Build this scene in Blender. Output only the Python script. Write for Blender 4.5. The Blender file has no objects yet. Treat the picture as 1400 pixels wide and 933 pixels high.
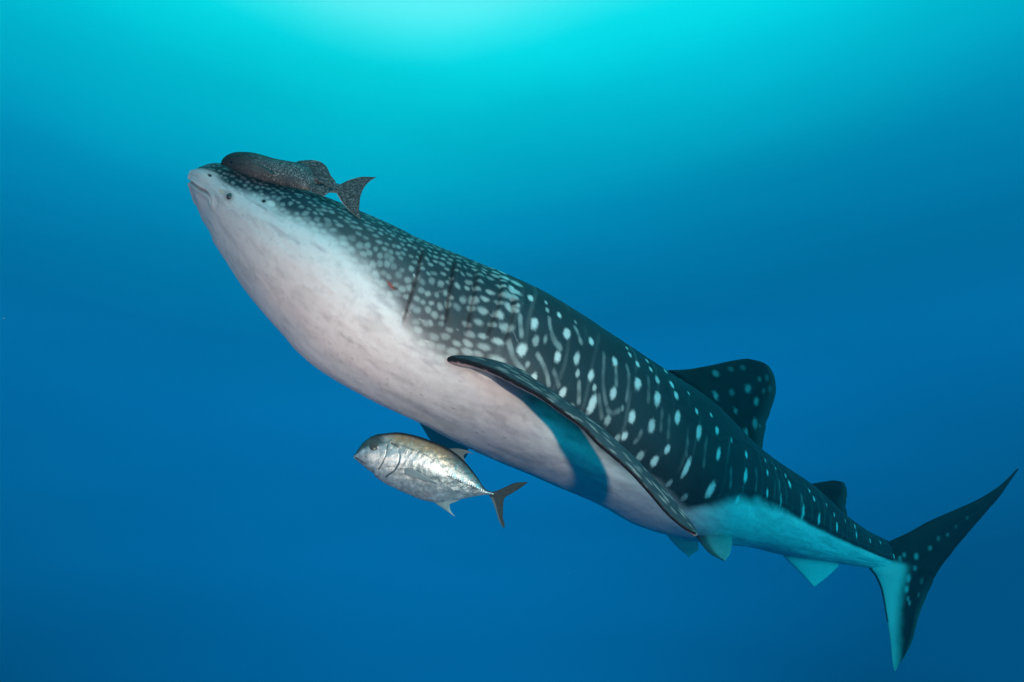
import bpy, math, random
import numpy as np
from mathutils import Vector, Matrix

# ------------------------------------------------------------------ camera
W, H = 1400.0, 933.0
F = 760.0                          # focal length in photo pixels (wide underwater lens)
PITCH = math.radians(12.0)         # the camera looks a little upwards
sc = bpy.context.scene
col = sc.collection
cam_d = bpy.data.cameras.new('camera')
cam_d.sensor_fit = 'HORIZONTAL'
cam_d.sensor_width = 36.0
cam_d.lens = 36.0 * F / W
cam_d.clip_start = 0.02
cam_d.clip_end = 500.0
cam = bpy.data.objects.new('camera', cam_d)
col.objects.link(cam)
cam.rotation_euler = (math.pi / 2 + PITCH, 0, 0)
sc.camera = cam
sc.render.resolution_x, sc.render.resolution_y = 1024, 682

# ------------------------------------------------------------------ world: open sea water
world = bpy.data.worlds.new('World')
sc.world = world
world.use_nodes = True
nt = world.node_tree
nt.nodes.clear()
def N(tree, kind, **kw):
    n = tree.nodes.new(kind)
    for k, v in kw.items():
        setattr(n, k, v)
    return n
def L(tree, a, b):
    tree.links.new(a, b)
def M(tree, op, a, b=None, clamp=False):
    n = tree.nodes.new('ShaderNodeMath'); n.operation = op; n.use_clamp = clamp
    for i, x in enumerate((a, b)):
        if x is None: continue
        if isinstance(x, (int, float)): n.inputs[i].default_value = x
        else: tree.links.new(x, n.inputs[i])
    return n.outputs[0]
tc = N(nt, 'ShaderNodeTexCoord')
nrm = N(nt, 'ShaderNodeVectorMath', operation='NORMALIZE'); L(nt, tc.outputs['Generated'], nrm.inputs[0])
sep = N(nt, 'ShaderNodeSeparateXYZ'); L(nt, nrm.outputs[0], sep.inputs[0])
AZ0 = math.radians(-21)
x_, y_, z_ = sep.outputs
hl = M(nt, 'SQRT', M(nt, 'ADD', M(nt, 'ADD', M(nt, 'MULTIPLY', x_, x_), M(nt, 'MULTIPLY', y_, y_)), 1e-4))
cosd = M(nt, 'DIVIDE', M(nt, 'ADD', M(nt, 'MULTIPLY', x_, math.sin(AZ0)), M(nt, 'MULTIPLY', y_, math.cos(AZ0))), hl)
AZ1 = math.radians(-5)
cosf = M(nt, 'DIVIDE', M(nt, 'ADD', M(nt, 'MULTIPLY', x_, math.sin(AZ1)), M(nt, 'MULTIPLY', y_, math.cos(AZ1))), hl)
hump = M(nt, 'MULTIPLY', M(nt, 'POWER', M(nt, 'MAXIMUM', cosd, 0.0), 9.0), 0.060)
wn = N(nt, 'ShaderNodeTexNoise'); wn.inputs['Scale'].default_value = 2.2; wn.inputs['Detail'].default_value = 3.0
L(nt, nrm.outputs[0], wn.inputs['Vector'])
wob = M(nt, 'MULTIPLY', M(nt, 'SUBTRACT', wn.outputs['Fac'], 0.5), 0.05)
# broad, faint shafts of daylight slanting through the water
mp = N(nt, 'ShaderNodeMapping'); mp.inputs['Rotation'].default_value = (0, math.radians(34), 0); mp.inputs['Scale'].default_value = (.55, .55, 3.0)
L(nt, nrm.outputs[0], mp.inputs['Vector'])
sn = N(nt, 'ShaderNodeTexNoise'); sn.inputs['Scale'].default_value = 1.5; sn.inputs['Detail'].default_value = 3.5; sn.inputs['Roughness'].default_value = .45
L(nt, mp.outputs[0], sn.inputs['Vector'])
shaft = M(nt, 'ADD', 1.0, M(nt, 'MULTIPLY', M(nt, 'SUBTRACT', sn.outputs['Fac'], 0.5), 0.58))
q = M(nt, 'ADD', M(nt, 'ADD', z_, hump), wob)
ramp = N(nt, 'ShaderNodeValToRGB')
ramp.color_ramp.interpolation = 'LINEAR'
STOPS = [(-1.0, .0003, .090, .240), (-.5, .0004, .120, .31), (-.25, .0006, .145, .375), (0, .0012, .170, .43),  # lowest stops, out of view, raised to light the lower belly
         (.12, .0012, .160, .405), (.25, .0010, .165, .385), (.36, .0008, .220, .44), (.44, .0008, .290, .505),
         (.535, .0010, .465, .62), (.60, .0010, .575, .69), (.635, .002, .690, .77), (.675, .006, .800, .85),
         (.70, .07, .890, .91), (.73, .24, .970, .97), (.80, .36, 1.02, 1.02), (1.0, .45, 1.08, 1.08)]
els = ramp.color_ramp.elements
while len(els) < len(STOPS): els.new(0.5)
for e, (p, r, g, b) in zip(els, STOPS):
    e.position = (p + 1) / 2
for e, (p, r, g, b) in zip(els, STOPS):
    e.color = (r, g, b, 1)
L(nt, M(nt, 'MULTIPLY', M(nt, 'ADD', q, 1.0), 0.5, True), ramp.inputs[0])
mr = N(nt, 'ShaderNodeMapRange'); mr.clamp = True
L(nt, z_, mr.inputs[0])
for i, v in enumerate((-.3, .20, 2.5, 0.0)): mr.inputs[1 + i].default_value = v
fac = M(nt, 'MAXIMUM', M(nt, 'SUBTRACT', 1.0, M(nt, 'MULTIPLY', mr.outputs[0], M(nt, 'SUBTRACT', 1.0, cosf))), 0.55)
vm = N(nt, 'ShaderNodeVectorMath', operation='SCALE')
L(nt, ramp.outputs[0], vm.inputs[0]); L(nt, M(nt, 'MULTIPLY', fac, shaft), vm.inputs['Scale'])
bg = N(nt, 'ShaderNodeBackground'); bg.inputs['Strength'].default_value = 1.04
L(nt, vm.outputs[0], bg.inputs[0])
wo = N(nt, 'ShaderNodeOutputWorld'); L(nt, bg.outputs[0], wo.inputs[0])

# added soft cyan fill from low on the right, brightens flank and tail
side_fill_d = bpy.data.lights.new('side_fill', 'SUN')
side_fill_d.energy = 1.95
side_fill_d.angle = math.radians(35)
side_fill_d.color = (0.02, 0.85, 1.0)
side_fill = bpy.data.objects.new('side_fill', side_fill_d); col.objects.link(side_fill)
side_fill.rotation_euler = Vector((-0.90, 0.46, -0.15)).to_track_quat('-Z', 'Y').to_euler()

sc.view_settings.view_transform = 'Standard'
sc.view_settings.look = 'None'
sc.view_settings.exposure = 0.0
sc.view_settings.gamma = 1.0
sc.view_settings.use_curve_mapping = False
sc.cycles.use_denoising = True
sc.cycles.max_bounces = 6
sc.cycles.volume_bounces = 1
sc.cycles.sample_clamp_indirect = 4.0

# the photographer's two strobes on their arms beside the camera: the hard shadow of the
# pectoral fin and the fall-off along the body are what the photograph shows
CP, SP = math.cos(PITCH), math.sin(PITCH)
def c2w(p):
    p = np.asarray(p, float)
    x, y, z = p[..., 0], p[..., 1], p[..., 2]
    return np.stack([x, y * CP - z * SP, y * SP + z * CP], -1)
def P(px, py, d):
    """world point seen at photo pixel (px,py) at distance d along the viewing axis"""
    px, py, d = np.asarray(px, float), np.asarray(py, float), np.asarray(d, float)
    return c2w(np.stack(np.broadcast_arrays((px - W / 2) / F * d, d, (H / 2 - py) / F * d), -1))
def proj(p):
    x, y, z = p[..., 0], p[..., 1], p[..., 2]
    d = y * CP + z * SP
    h = -y * SP + z * CP
    return W / 2 + F * x / d, H / 2 - F * h / d, d
def strobe(pos, aim, watts, cone):
    d = bpy.data.lights.new('strobe', 'SPOT')
    d.energy = watts; d.color = (1.0, 0.42, 0.345)
    d.spot_size = math.radians(cone); d.spot_blend = 1.0; d.shadow_soft_size = 0.05
    o = bpy.data.objects.new('strobe', d); col.objects.link(o)
    o.location = Vector(c2w(pos))
    o.rotation_euler = (Vector(P(*aim)) - o.location).to_track_quat('-Z', 'Y').to_euler()
strobe((0.92, 0.0, 0.12), (590, 700, 2.3), 430.0, 60)      # right arm
strobe((-0.62, 0.05, -0.50), (330, 345, 2.3), 250.0, 68)    # left arm, held low

# ------------------------------------------------------------------ helpers
rng = np.random.default_rng(7)
def unit(v):
    return v / np.maximum(np.linalg.norm(v, axis=-1, keepdims=True), 1e-12)
def sstep(a, b, x):
    t = np.clip((x - a) / (b - a), 0, 1)
    return t * t * (3 - 2 * t)
def pchip(x, y, xi):
    x = np.asarray(x, float); y = np.asarray(y, float); xi = np.asarray(xi, float)
    one = y.ndim == 1
    if one: y = y[:, None]
    h = np.diff(x)[:, None]; dl = np.diff(y, axis=0) / h
    m = np.zeros_like(y)
    w1 = 2 * h[1:] + h[:-1]; w2 = h[1:] + 2 * h[:-1]
    ok = dl[1:] * dl[:-1] > 0
    with np.errstate(divide='ignore', invalid='ignore'):
        hm = (w1 + w2) / (w1 / dl[:-1] + w2 / dl[1:])
    m[1:-1] = np.where(ok, hm, 0); m[0] = dl[0]; m[-1] = dl[-1]
    k = np.clip(np.searchsorted(x, xi) - 1, 0, len(x) - 2)
    t = ((xi - x[k]) / (x[k + 1] - x[k]))[:, None]; hh = h[k]
    r = (y[k] * (2 * t**3 - 3 * t**2 + 1) + m[k] * hh * (t**3 - 2 * t**2 + t)
         + y[k + 1] * (-2 * t**3 + 3 * t**2) + m[k + 1] * hh * (t**3 - t**2))
    return r[:, 0] if one else r
def smooth1(a, n):
    for _ in range(n):
        p = np.concatenate([a[:1], a, a[-1:]], 0)
        a = (p[:-2] + 2 * p[1:-1] + p[2:]) / 4
    return a
def resample(pts, n):
    pts = np.asarray(pts, float)
    s = np.concatenate([[0], np.cumsum(np.linalg.norm(np.diff(pts[:, :2], axis=0), axis=1))])
    s /= s[-1]
    return pchip(s, pts, np.linspace(0, 1, n))
def hashn(x, y, seed=0):
    v = np.sin(x * 127.1 + y * 311.7 + seed * 74.7) * 43758.5453
    return v - np.floor(v)
def vnoise(x, y, seed=0):
    xi, yi = np.floor(x), np.floor(y); xf, yf = x - xi, y - yi
    u, v = xf * xf * (3 - 2 * xf), yf * yf * (3 - 2 * yf)
    a, b = hashn(xi, yi, seed), hashn(xi + 1, yi, seed)
    c, d = hashn(xi, yi + 1, seed), hashn(xi + 1, yi + 1, seed)
    return a + (b - a) * u + (c - a) * v + (a - b - c + d) * u * v
def fbm(x, y, seed=0, o=4):
    s = 0; a = .5
    for k in range(o):
        s = s + a * vnoise(x, y, seed + k); x = x * 2.03; y = y * 2.03; a *= .5
    return s / (1 - .5**o)
def lerp(a, b, t):
    return a + (b - a) * t[..., None]

def mesh_obj(name, verts, faces, mat, parent, colors=None, smooth=True):
    me = bpy.data.meshes.new(name)
    verts = np.asarray(verts, np.float32)
    org = np.array(parent.location) if parent is not None else np.zeros(3)
    v = (verts - org.astype(np.float32))
    me.from_pydata([], [], [])
    me.vertices.add(len(v)); me.vertices.foreach_set('co', v.ravel())
    if isinstance(faces, np.ndarray) and faces.ndim == 2:
        nf, k = faces.shape
        me.loops.add(nf * k); me.polygons.add(nf)
        me.loops.foreach_set('vertex_index', faces.astype(np.int32).ravel())
        me.polygons.foreach_set('loop_start', np.arange(0, nf * k, k, dtype=np.int32))
        me.polygons.foreach_set('loop_total', np.full(nf, k, np.int32))
    me.update(calc_edges=True); me.validate()
    if smooth:
        me.polygons.foreach_set('use_smooth', np.ones(len(me.polygons), bool))
    if colors is not None:
        at = me.color_attributes.new('col', 'FLOAT_COLOR', 'POINT')
        c = np.ones((len(v), 4), np.float32); c[:, :3] = colors
        at.data.foreach_set('color', c.ravel())
    me.materials.append(mat)
    ob = bpy.data.objects.new(name, me)
    col.objects.link(ob)
    if parent is not None: ob.parent = parent
    return ob
def thing(name, loc, label, cat):
    o = bpy.data.objects.new(name, None); col.objects.link(o)
    o.empty_display_size = 0.1
    o.location = Vector(loc); o['label'] = label; o['category'] = cat
    return o
def ring_faces(n, m):
    """n rings of m points, closed round"""
    i = np.arange(n - 1)[:, None]; j = np.arange(m)[None]; j2 = (j + 1) % m
    return np.stack([i * m + j, i * m + j2, (i + 1) * m + j2, (i + 1) * m + j], -1).reshape(-1, 4)

# ------------------------------------------------------------------ materials
def skin_material(name, rough=.5, spec=.35, metallic=0.0, mottle=.10, mscale=9.0, bump=.15, bscale=180.0, sss=0.0, fine=700.0):
    m = bpy.data.materials.new(name); m.use_nodes = True
    t = m.node_tree; t.nodes.clear()
    at = N(t, 'ShaderNodeAttribute', attribute_name='col')
    tc = N(t, 'ShaderNodeTexCoord')
    n1 = N(t, 'ShaderNodeTexNoise'); n1.inputs['Scale'].default_value = mscale; n1.inputs['Detail'].default_value = 8
    n2 = N(t, 'ShaderNodeTexNoise'); n2.inputs['Scale'].default_value = bscale; n2.inputs['Detail'].default_value = 4
    n3 = N(t, 'ShaderNodeTexNoise'); n3.inputs['Scale'].default_value = fine; n3.inputs['Detail'].default_value = 2
    for n in (n1, n2, n3): L(t, tc.outputs['Object'], n.inputs['Vector'])
    k = M(t, 'ADD', 1.0 - mottle, M(t, 'MULTIPLY', n1.outputs['Fac'], mottle * 2))
    k2 = M(t, 'ADD', 1.0 - mottle * .5, M(t, 'MULTIPLY', n2.outputs['Fac'], mottle))
    sv = N(t, 'ShaderNodeVectorMath', operation='SCALE')
    L(t, at.outputs['Color'], sv.inputs[0]); L(t, M(t, 'MULTIPLY', k, k2), sv.inputs['Scale'])
    b = N(t, 'ShaderNodeBsdfPrincipled')
    L(t, sv.outputs[0], b.inputs['Base Color'])
    b.inputs['Metallic'].default_value = metallic
    b.inputs['Specular IOR Level'].default_value = spec
    rr = M(t, 'ADD', rough - .1, M(t, 'MULTIPLY', n1.outputs['Fac'], .2)); L(t, rr, b.inputs['Roughness'])
    bp = N(t, 'ShaderNodeBump'); bp.inputs['Strength'].default_value = bump; bp.inputs['Distance'].default_value = .004
    L(t, M(t, 'ADD', n2.outputs['Fac'], M(t, 'MULTIPLY', n3.outputs['Fac'], .4)), bp.inputs['Height'])
    L(t, bp.outputs[0], b.inputs['Normal'])
    o = N(t, 'ShaderNodeOutputMaterial')
    if sss > 0:      # thin fins let the light through
        tr = N(t, 'ShaderNodeBsdfTranslucent'); L(t, sv.outputs[0], tr.inputs[0])
        mx = N(t, 'ShaderNodeMixShader'); mx.inputs[0].default_value = sss
        L(t, b.outputs[0], mx.inputs[1]); L(t, tr.outputs[0], mx.inputs[2]); L(t, mx.outputs[0], o.inputs[0])
    else:
        L(t, b.outputs[0], o.inputs[0])
    return m
MAT_SHARK = skin_material('shark_skin', rough=.6, spec=.07, mottle=.07, mscale=7, bump=.18, bscale=120)
MAT_SFIN = skin_material('shark_fin_skin', rough=.6, spec=.07, mottle=.08, mscale=9, bump=.15, bscale=120, sss=.32)
MAT_SILVER = skin_material('silver_fish_skin', rough=.36, spec=.2, metallic=.62, mottle=.16, mscale=38, bump=.25, bscale=260)
MAT_SILVERFIN = skin_material('silver_fish_fin', rough=.45, spec=.1, metallic=.05, mottle=.10, mscale=60, bump=.2, bscale=300, sss=.35)
MAT_REM = skin_material('speckled_fish_skin', rough=.6, spec=.07, mottle=.12, mscale=40, bump=.3, bscale=300)
MAT_REMFIN = skin_material('speckled_fish_fin', rough=.6, spec=.07, mottle=.12, mscale=40, bump=.3, bscale=300, sss=.2)
def plain(name, c, rough=.2, spec=.5):
    m = bpy.data.materials.new(name); m.use_nodes = True
    b = m.node_tree.nodes['Principled BSDF']
    t = m.node_tree
    n = N(t, 'ShaderNodeTexNoise'); n.inputs['Scale'].default_value = 90
    tc = N(t, 'ShaderNodeTexCoord'); L(t, tc.outputs['Object'], n.inputs['Vector'])
    mx = N(t, 'ShaderNodeMix', data_type='RGBA'); L(t, n.outputs['Fac'], mx.inputs[0])
    mx.inputs[6].default_value = (*[x * .8 for x in c], 1); mx.inputs[7].default_value = (*[x * 1.2 for x in c], 1)
    L(t, mx.outputs[2], b.inputs['Base Color'])
    b.inputs['Roughness'].default_value = rough; b.inputs['Specular IOR Level'].default_value = spec
    return m
MAT_PUPIL = plain('eye_pupil', (.006, .007, .009), .08)
MAT_IRIS = plain('eye_iris', (.78, .76, .70), .25)
MAT_IRIS_DARK = plain('eye_iris_dark', (.06, .06, .055), .25)

# ------------------------------------------------------------------ lofted animal body
UPW = np.array([0, 0, 1.0])
class Body:
    """Body surface: rings (index i along, j round); phi = 0 on the back, +pi/2 on the flank towards the camera."""
    def __init__(s, T, B, d, asp, roll, n, m, cap, n_top=2.0, n_bot=2.3, up=UPW, sm=6, pw=1.0):
        T, B, d = np.array(T, float), np.array(B, float), np.array(d, float)
        mid = (T + B) / 2
        c = P(mid[:, 0], mid[:, 1], d)
        PT, PB = P(T[:, 0], T[:, 1], d), P(B[:, 0], B[:, 1], d)
        ax = np.concatenate([[0], np.cumsum(np.linalg.norm(np.diff(c, axis=0), axis=1))])
        xs = ax[-1] * np.linspace(0, 1, n) ** pw
        par = pchip(ax, np.concatenate([c, PT, PB, np.array(asp)[:, None], np.array(roll)[:, None]], 1), xs)
        par = smooth1(par, sm)
        c, PT, PB, asp, roll = par[:, :3], par[:, 3:6], par[:, 6:9], par[:, 9], np.radians(par[:, 10])
        phi = np.linspace(-math.pi, math.pi, m, endpoint=False)
        S, C = np.sin(phi), np.cos(phi)
        def sup(v, e): return np.sign(v) * np.abs(v) ** e
        sx = np.where(C > 0, sup(S, 2 / n_top), sup(S, 2 / n_bot))
        cy = np.where(C > 0, sup(C, 2 / n_top), sup(C, 2 / n_bot))
        nn = unit(PT - PB); ext = np.linalg.norm(PT - PB, axis=1)
        for it in range(3):
            t = unit(smooth1(np.gradient(c, axis=0), 40))
            u = unit(up - (t @ up)[:, None] * t)
            v = np.cross(u, t)
            flip = np.sign(np.sum(v * -c, axis=1)); v = v * flip[:, None]
            u2 = u * np.cos(roll)[:, None] - v * np.sin(roll)[:, None]
            v2 = v * np.cos(roll)[:, None] + u * np.sin(roll)[:, None]
            rel = asp[:, None, None] * sx[None, :, None] * v2[:, None] + cy[None, :, None] * u2[:, None]
            pr = np.einsum('imk,ik->im', rel, nn)
            hi, lo = pr.max(1), pr.min(1)
            b = smooth1(ext / (hi - lo), 10)
            c = (PT + PB) / 2 - nn * (b * (hi + lo) / 2)[:, None]
            c = smooth1(c, 10)
        s.t, s.u, s.v, s.b, s.c, s.asp = t, u2, v2, b, c, asp
        # rounded end caps
        s.pts = c[:, None] + rel * b[:, None, None]
        k = 14
        qs = np.linspace(1, 0, k, endpoint=False) * math.pi / 2
        front = c[0] - t[0] * cap * np.sin(qs)[:, None]
        fr = front[:, None] + rel[0][None] * b[0] * np.maximum(np.cos(qs) ** .6, .02)[:, None, None]
        s.pts = np.concatenate([fr, s.pts], 0)
        s.k = k
        s.c = np.concatenate([front, c], 0)
        for nm in ('t', 'u', 'v', 'b', 'asp'):
            a = getattr(s, nm); setattr(s, nm, np.concatenate([np.repeat(a[:1], k, 0), a], 0))
        s.b[:k] = b[0] * np.maximum(np.cos(qs) ** .6, .02)
        s.x = np.concatenate([[0], np.cumsum(np.linalg.norm(np.diff(s.c, axis=0), axis=1))])
        s.phi = phi; s.n, s.m = s.pts.shape[:2]
        s.R = s.b * (1 + s.asp) / 2
        s.X = np.repeat(s.x[:, None], s.m, 1); s.A = np.repeat(np.abs(phi)[None], s.n, 0)
        s.RR = np.repeat(s.R[:, None], s.m, 1)
    def normals(s):
        du = np.gradient(s.pts, axis=0)
        dv = (np.roll(s.pts, -1, 1) - np.roll(s.pts, 1, 1))
        n = unit(np.cross(dv, du))
        out = s.pts - s.c[:, None]
        sg = np.sign(np.sum(n * out, -1, keepdims=True)); return n * sg
    def index(s, step=2):
        nr = s.normals()
        px, py, d = proj(s.pts)
        vis = np.sum(nr * s.pts, -1) < 0
        I, J = np.meshgrid(np.arange(0, s.n, step), np.arange(0, s.m, step), indexing='ij')
        I, J = I.ravel(), J.ravel(); k = vis[I, J]
        s.I, s.J = I[k], J[k]; s.PX, s.PY, s.D = px[s.I, s.J], py[s.I, s.J], d[s.I, s.J]
        s.nr = nr
    def at(s, px, py):
        k = np.argmin((s.PX - px) ** 2 + (s.PY - py) ** 2)
        return s.I[k], s.J[k]
    def depth(s, px, py):
        k = np.argmin((s.PX - px) ** 2 + (s.PY - py) ** 2)
        return s.D[k]
    def faces(s):
        f = ring_faces(s.n, s.m)
        return f
    def build(s, name, mat, parent, colors):
        v = s.pts.reshape(-1, 3); n0 = len(v)
        v = np.concatenate([v, s.pts[0].mean(0)[None], s.pts[-1].mean(0)[None]], 0)
        cc = colors.reshape(-1, 3); cc = np.concatenate([cc, cc[:1], cc[-1:]], 0)
        f = s.faces()
        j = np.arange(s.m); j2 = (j + 1) % s.m; e = (s.n - 1) * s.m
        c1 = np.stack([np.full(s.m, n0), j2, j, j], -1); c2 = np.stack([np.full(s.m, n0 + 1), e + j, e + j2, e + j2], -1)
        me_f = [f]
        ob = mesh_poly(name, v, f, np.concatenate([c1[:, :3], c2[:, :3]], 0), mat, parent, cc)
        return ob
def fit_body(T, B, d, asp, roll, n, m, cap, win=22.0, iters=9, **kw):
    """adjust the stations until the lofted body's outline runs through the wanted points"""
    T0, B0 = np.array(T, float), np.array(B, float); T, B = T0.copy(), B0.copy()
    mid = (T0 + B0) / 2
    def normal(Q):
        g = np.gradient(Q, axis=0); nn = np.stack([-g[:, 1], g[:, 0]], -1)
        nn /= np.linalg.norm(nn, axis=1, keepdims=True) + 1e-9
        return nn * np.sign(np.sum(nn * (Q - mid), axis=1))[:, None], g / (np.linalg.norm(g, axis=1, keepdims=True) + 1e-9)
    (nT, gT), (nB, gB) = normal(T0), normal(B0)
    for it in range(iters):
        bd_ = Body(T, B, d, asp, roll, 260, 120, cap, **kw)
        px, py, _ = proj(bd_.pts); pp = np.stack([px.ravel(), py.ravel()], -1)
        worst = 0
        for Q, Q0, nn, g in ((T, T0, nT, gT), (B, B0, nB, gB)):
            e = np.zeros(len(Q))
            for k in range(1, len(Q) - 1):
                r = pp - Q0[k]; w = (np.abs(r @ g[k]) < win * .18) & (np.abs(r @ nn[k]) < 90)
                e[k] = (r[w] @ nn[k]).max() if w.any() else 0
            e[0] = 0; e[-1] = 0
            worst = max(worst, np.abs(e).max())
            e = smooth1(e, 3)
            Q -= .4 * np.clip(e, -10, 10)[:, None] * nn

    return Body(T, B, d, asp, roll, n, m, cap, **kw)
def mesh_poly(name, v, quads, tris, mat, parent, colors):
    me = bpy.data.meshes.new(name)
    org = np.array(parent.location) if parent is not None else np.zeros(3)
    v = (np.asarray(v) - org).astype(np.float32)
    me.vertices.add(len(v)); me.vertices.foreach_set('co', v.ravel())
    nq, ntr = len(quads), len(tris)
    me.loops.add(nq * 4 + ntr * 3); me.polygons.add(nq + ntr)
    me.loops.foreach_set('vertex_index', np.concatenate([quads.ravel(), tris.ravel()]).astype(np.int32))
    st = np.concatenate([np.arange(nq) * 4, nq * 4 + np.arange(ntr) * 3]).astype(np.int32)
    me.polygons.foreach_set('loop_start', st)
    me.update(calc_edges=True); me.validate()
    me.polygons.foreach_set('use_smooth', np.ones(len(me.polygons), bool))
    if colors is not None:
        at = me.color_attributes.new('col', 'FLOAT_COLOR', 'POINT')
        c = np.ones((len(v), 4), np.float32); c[:, :3] = colors
        at.data.foreach_set('color', c.ravel())
    me.materials.append(mat)
    ob = bpy.data.objects.new(name, me); col.objects.link(ob)
    if parent is not None: ob.parent = parent
    return ob

NACA = lambda c: 5 * (.2969 * np.sqrt(c) - .126 * c - .3516 * c**2 + .2843 * c**3 - .1036 * c**4)
def plane_depth(px, py, p0, nrm):
    """distance along the viewing axis at which the ray of a pixel meets the plane"""
    r = P(px, py, np.ones_like(np.asarray(px, float)))
    return (p0 @ nrm) / (r @ nrm)
def fin(name, lead, trail, mat, parent, paint, plane=None, thick=.10, tmin=.004, K=70, Cn=36, root=0.0, rootlen=.15, side=None, wav=0.0, bow=0.0, nick=0.0):
    """thin fin lofted between its leading and trailing edge (root -> tip).
    lead/trail rows are (px, py) on a plane or (px, py, depth)."""
    la, tr = resample(lead, K), resample(trail, K)
    if nick:
        kk = np.linspace(0, 1, K); jj = (fbm(kk * 16, 0 * kk + K, 3) - .5) + 1.6 * np.clip(vnoise(kk * 26, 0 * kk + K * .7, 8) - .78, 0, 1)
        tr[:, :2] += (la[:, :2] - tr[:, :2]) / (np.linalg.norm(la[:, :2] - tr[:, :2], axis=1, keepdims=True) + 1e-6) * (nick * jj * np.sin(kk * math.pi))[:, None]
    if plane is not None:
        p0, nr = plane
        L3 = P(la[:, 0], la[:, 1], plane_depth(la[:, 0], la[:, 1], p0, nr))
        T3 = P(tr[:, 0], tr[:, 1], plane_depth(tr[:, 0], tr[:, 1], p0, nr))
    else:
        L3, T3 = P(la[:, 0], la[:, 1], la[:, 2]), P(tr[:, 0], tr[:, 1], tr[:, 2])
    k = np.linspace(0, 1, K)
    c = (1 - np.cos(np.linspace(0, math.pi, Cn))) / 2
    mid = L3[:, None] * (1 - c)[None, :, None] + T3[:, None] * c[None, :, None]
    span = np.gradient((L3 + T3) / 2, axis=0); ch = T3 - L3
    cl = np.linalg.norm(ch, axis=1)
    if plane is not None:
        nn = np.repeat(unit(nr)[None], K, 0)
    else:
        nn = unit(smooth1(np.cross(span, ch), 3))
    sg = np.sign(np.sum(nn * -(L3 + T3), axis=1)); nn = nn * sg[:, None] if side is None else nn * side
    th = np.maximum(thick * cl, tmin) * (1 + root * np.exp(-(k / rootlen) ** 2))
    half = th[:, None] * (NACA(c)[None] + .0015 / .1 * 0) + tmin * .25 * np.minimum(1, 12 * (1 - c))[None] * np.sqrt(np.minimum(1, c * 10))[None]
    if wav: mid = mid + nn[:, None] * (wav * (fbm(k[:, None] * 5 + 0 * c, c[None] * 3 + 0 * k[:, None], 5) - .5) * c[None])[..., None]
    if bow: mid = mid + nn[:, None] * (bow * (k[:, None] ** 2) + 0 * c[None])[..., None]
    up = mid + nn[:, None] * half[..., None]; lo = mid - nn[:, None] * half[..., None]
    loop = np.concatenate([up[:, ::-1], lo[:, 1:]], 1)        # trailing(up) -> leading -> trailing(lo)
    cc = np.concatenate([c[::-1], c[1:]]); sd = np.concatenate([np.ones(Cn), -np.ones(Cn - 1)])
    m = loop.shape[1]
    pxy = np.stack(proj(loop)[:2], -1)
    KK, CC = np.repeat(k[:, None], m, 1), np.repeat(cc[None], K, 0); SS = np.repeat(sd[None], K, 0)
    flat = la[:, None, :2] * (1 - CC[..., None]) + tr[:, None, :2] * CC[..., None]
    colr = paint(KK, CC, SS, flat[..., 0], flat[..., 1])
    v = loop.reshape(-1, 3); f = ring_faces(K, m)
    c0, c1 = loop[0].mean(0), loop[-1].mean(0); n0 = len(v)
    v = np.concatenate([v, [c0, c1]], 0); cf = colr.reshape(-1, 3); cf = np.concatenate([cf, cf[:1], cf[-1:]], 0)
    j = np.arange(m); j2 = (j + 1) % m; e = (K - 1) * m
    tri = np.concatenate([np.stack([np.full(m, n0), j2, j], -1), np.stack([np.full(m, n0 + 1), e + j, e + j2], -1)], 0)
    return mesh_poly(name, v, f, tri, mat, parent, cf)

def ball(name, center, nrm_dir, r, flat, mat, parent, seg=24, rings=12):
    """flattened eyeball dome facing nrm_dir"""
    n = unit(np.asarray(nrm_dir, float)); a = unit(np.cross(n, [0, 0, 1.0])); b = np.cross(n, a)
    th = np.linspace(0.02, math.pi, rings); ph = np.linspace(0, 2 * math.pi, seg, endpoint=False)
    v = (np.cos(th)[:, None, None] * flat * n + np.sin(th)[:, None, None] * (np.cos(ph)[None, :, None] * a + np.sin(ph)[None, :, None] * b)) * r + center
    f = ring_faces(rings, seg)
    j = np.arange(seg); j2 = (j + 1) % seg
    vv = np.concatenate([v.reshape(-1, 3), [center + n * flat * r]], 0)
    tri = np.stack([np.full(seg, rings * seg), j2, j], -1)
    return mesh_poly(name, vv, f, tri, mat, parent, None)

# ================================================================== WHALE SHARK
ST = [  # top outline, bottom outline, width/height, roll
    ((284, 230), (272, 283), 2.2, 15), ((292, 226), (275, 292), 2.0, 15), ((304, 224), (280, 304), 1.85, 15),
    ((330, 229), (291, 328), 1.62, 15), ((370, 243), (318, 371), 1.48, 15), ((420, 260), (356, 424), 1.38, 15),
    ((480, 283), (412, 481), 1.28, 15), ((540, 311), (474, 530), 1.20, 15), ((600, 337), (545, 567), 1.14, 15),
    ((660, 361), (612, 598), 1.10, 14), ((720, 389), (680, 630), 1.06, 13), ((780, 423), (742, 657), 1.02, 11),
    ((840, 460), (805, 685), 1.0, 9), ((900, 498), (866, 712), .98, 7), ((950, 535), (920, 734), .96, 4),
    ((1000, 575), (965, 743), .95, 2), ((1050, 616), (1015, 747), .95, 0), ((1100, 656), (1070, 759), .95, 0),
    ((1150, 698), (1120, 767), .92, 0), ((1190, 727), (1160, 773), .85, 0), ((1225, 747), (1200, 777), .7, 0),
    ((1262, 765), (1252, 781), .5, 0)]
mx = [(a[0] + b[0]) / 2 for a, b, _, _ in ST]
dep = np.interp(mx, [270, 450, 650, 800, 950, 1100, 1230, 1260], [2.32, 2.38, 2.50, 2.68, 2.95, 3.33, 3.75, 3.86])
SB = fit_body([s[0] for s in ST], [s[1] for s in ST], dep, [s[2] for s in ST], [s[3] for s in ST], 1300, 420, .022, n_top=1.98, n_bot=2.4, pw=1.22)

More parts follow.
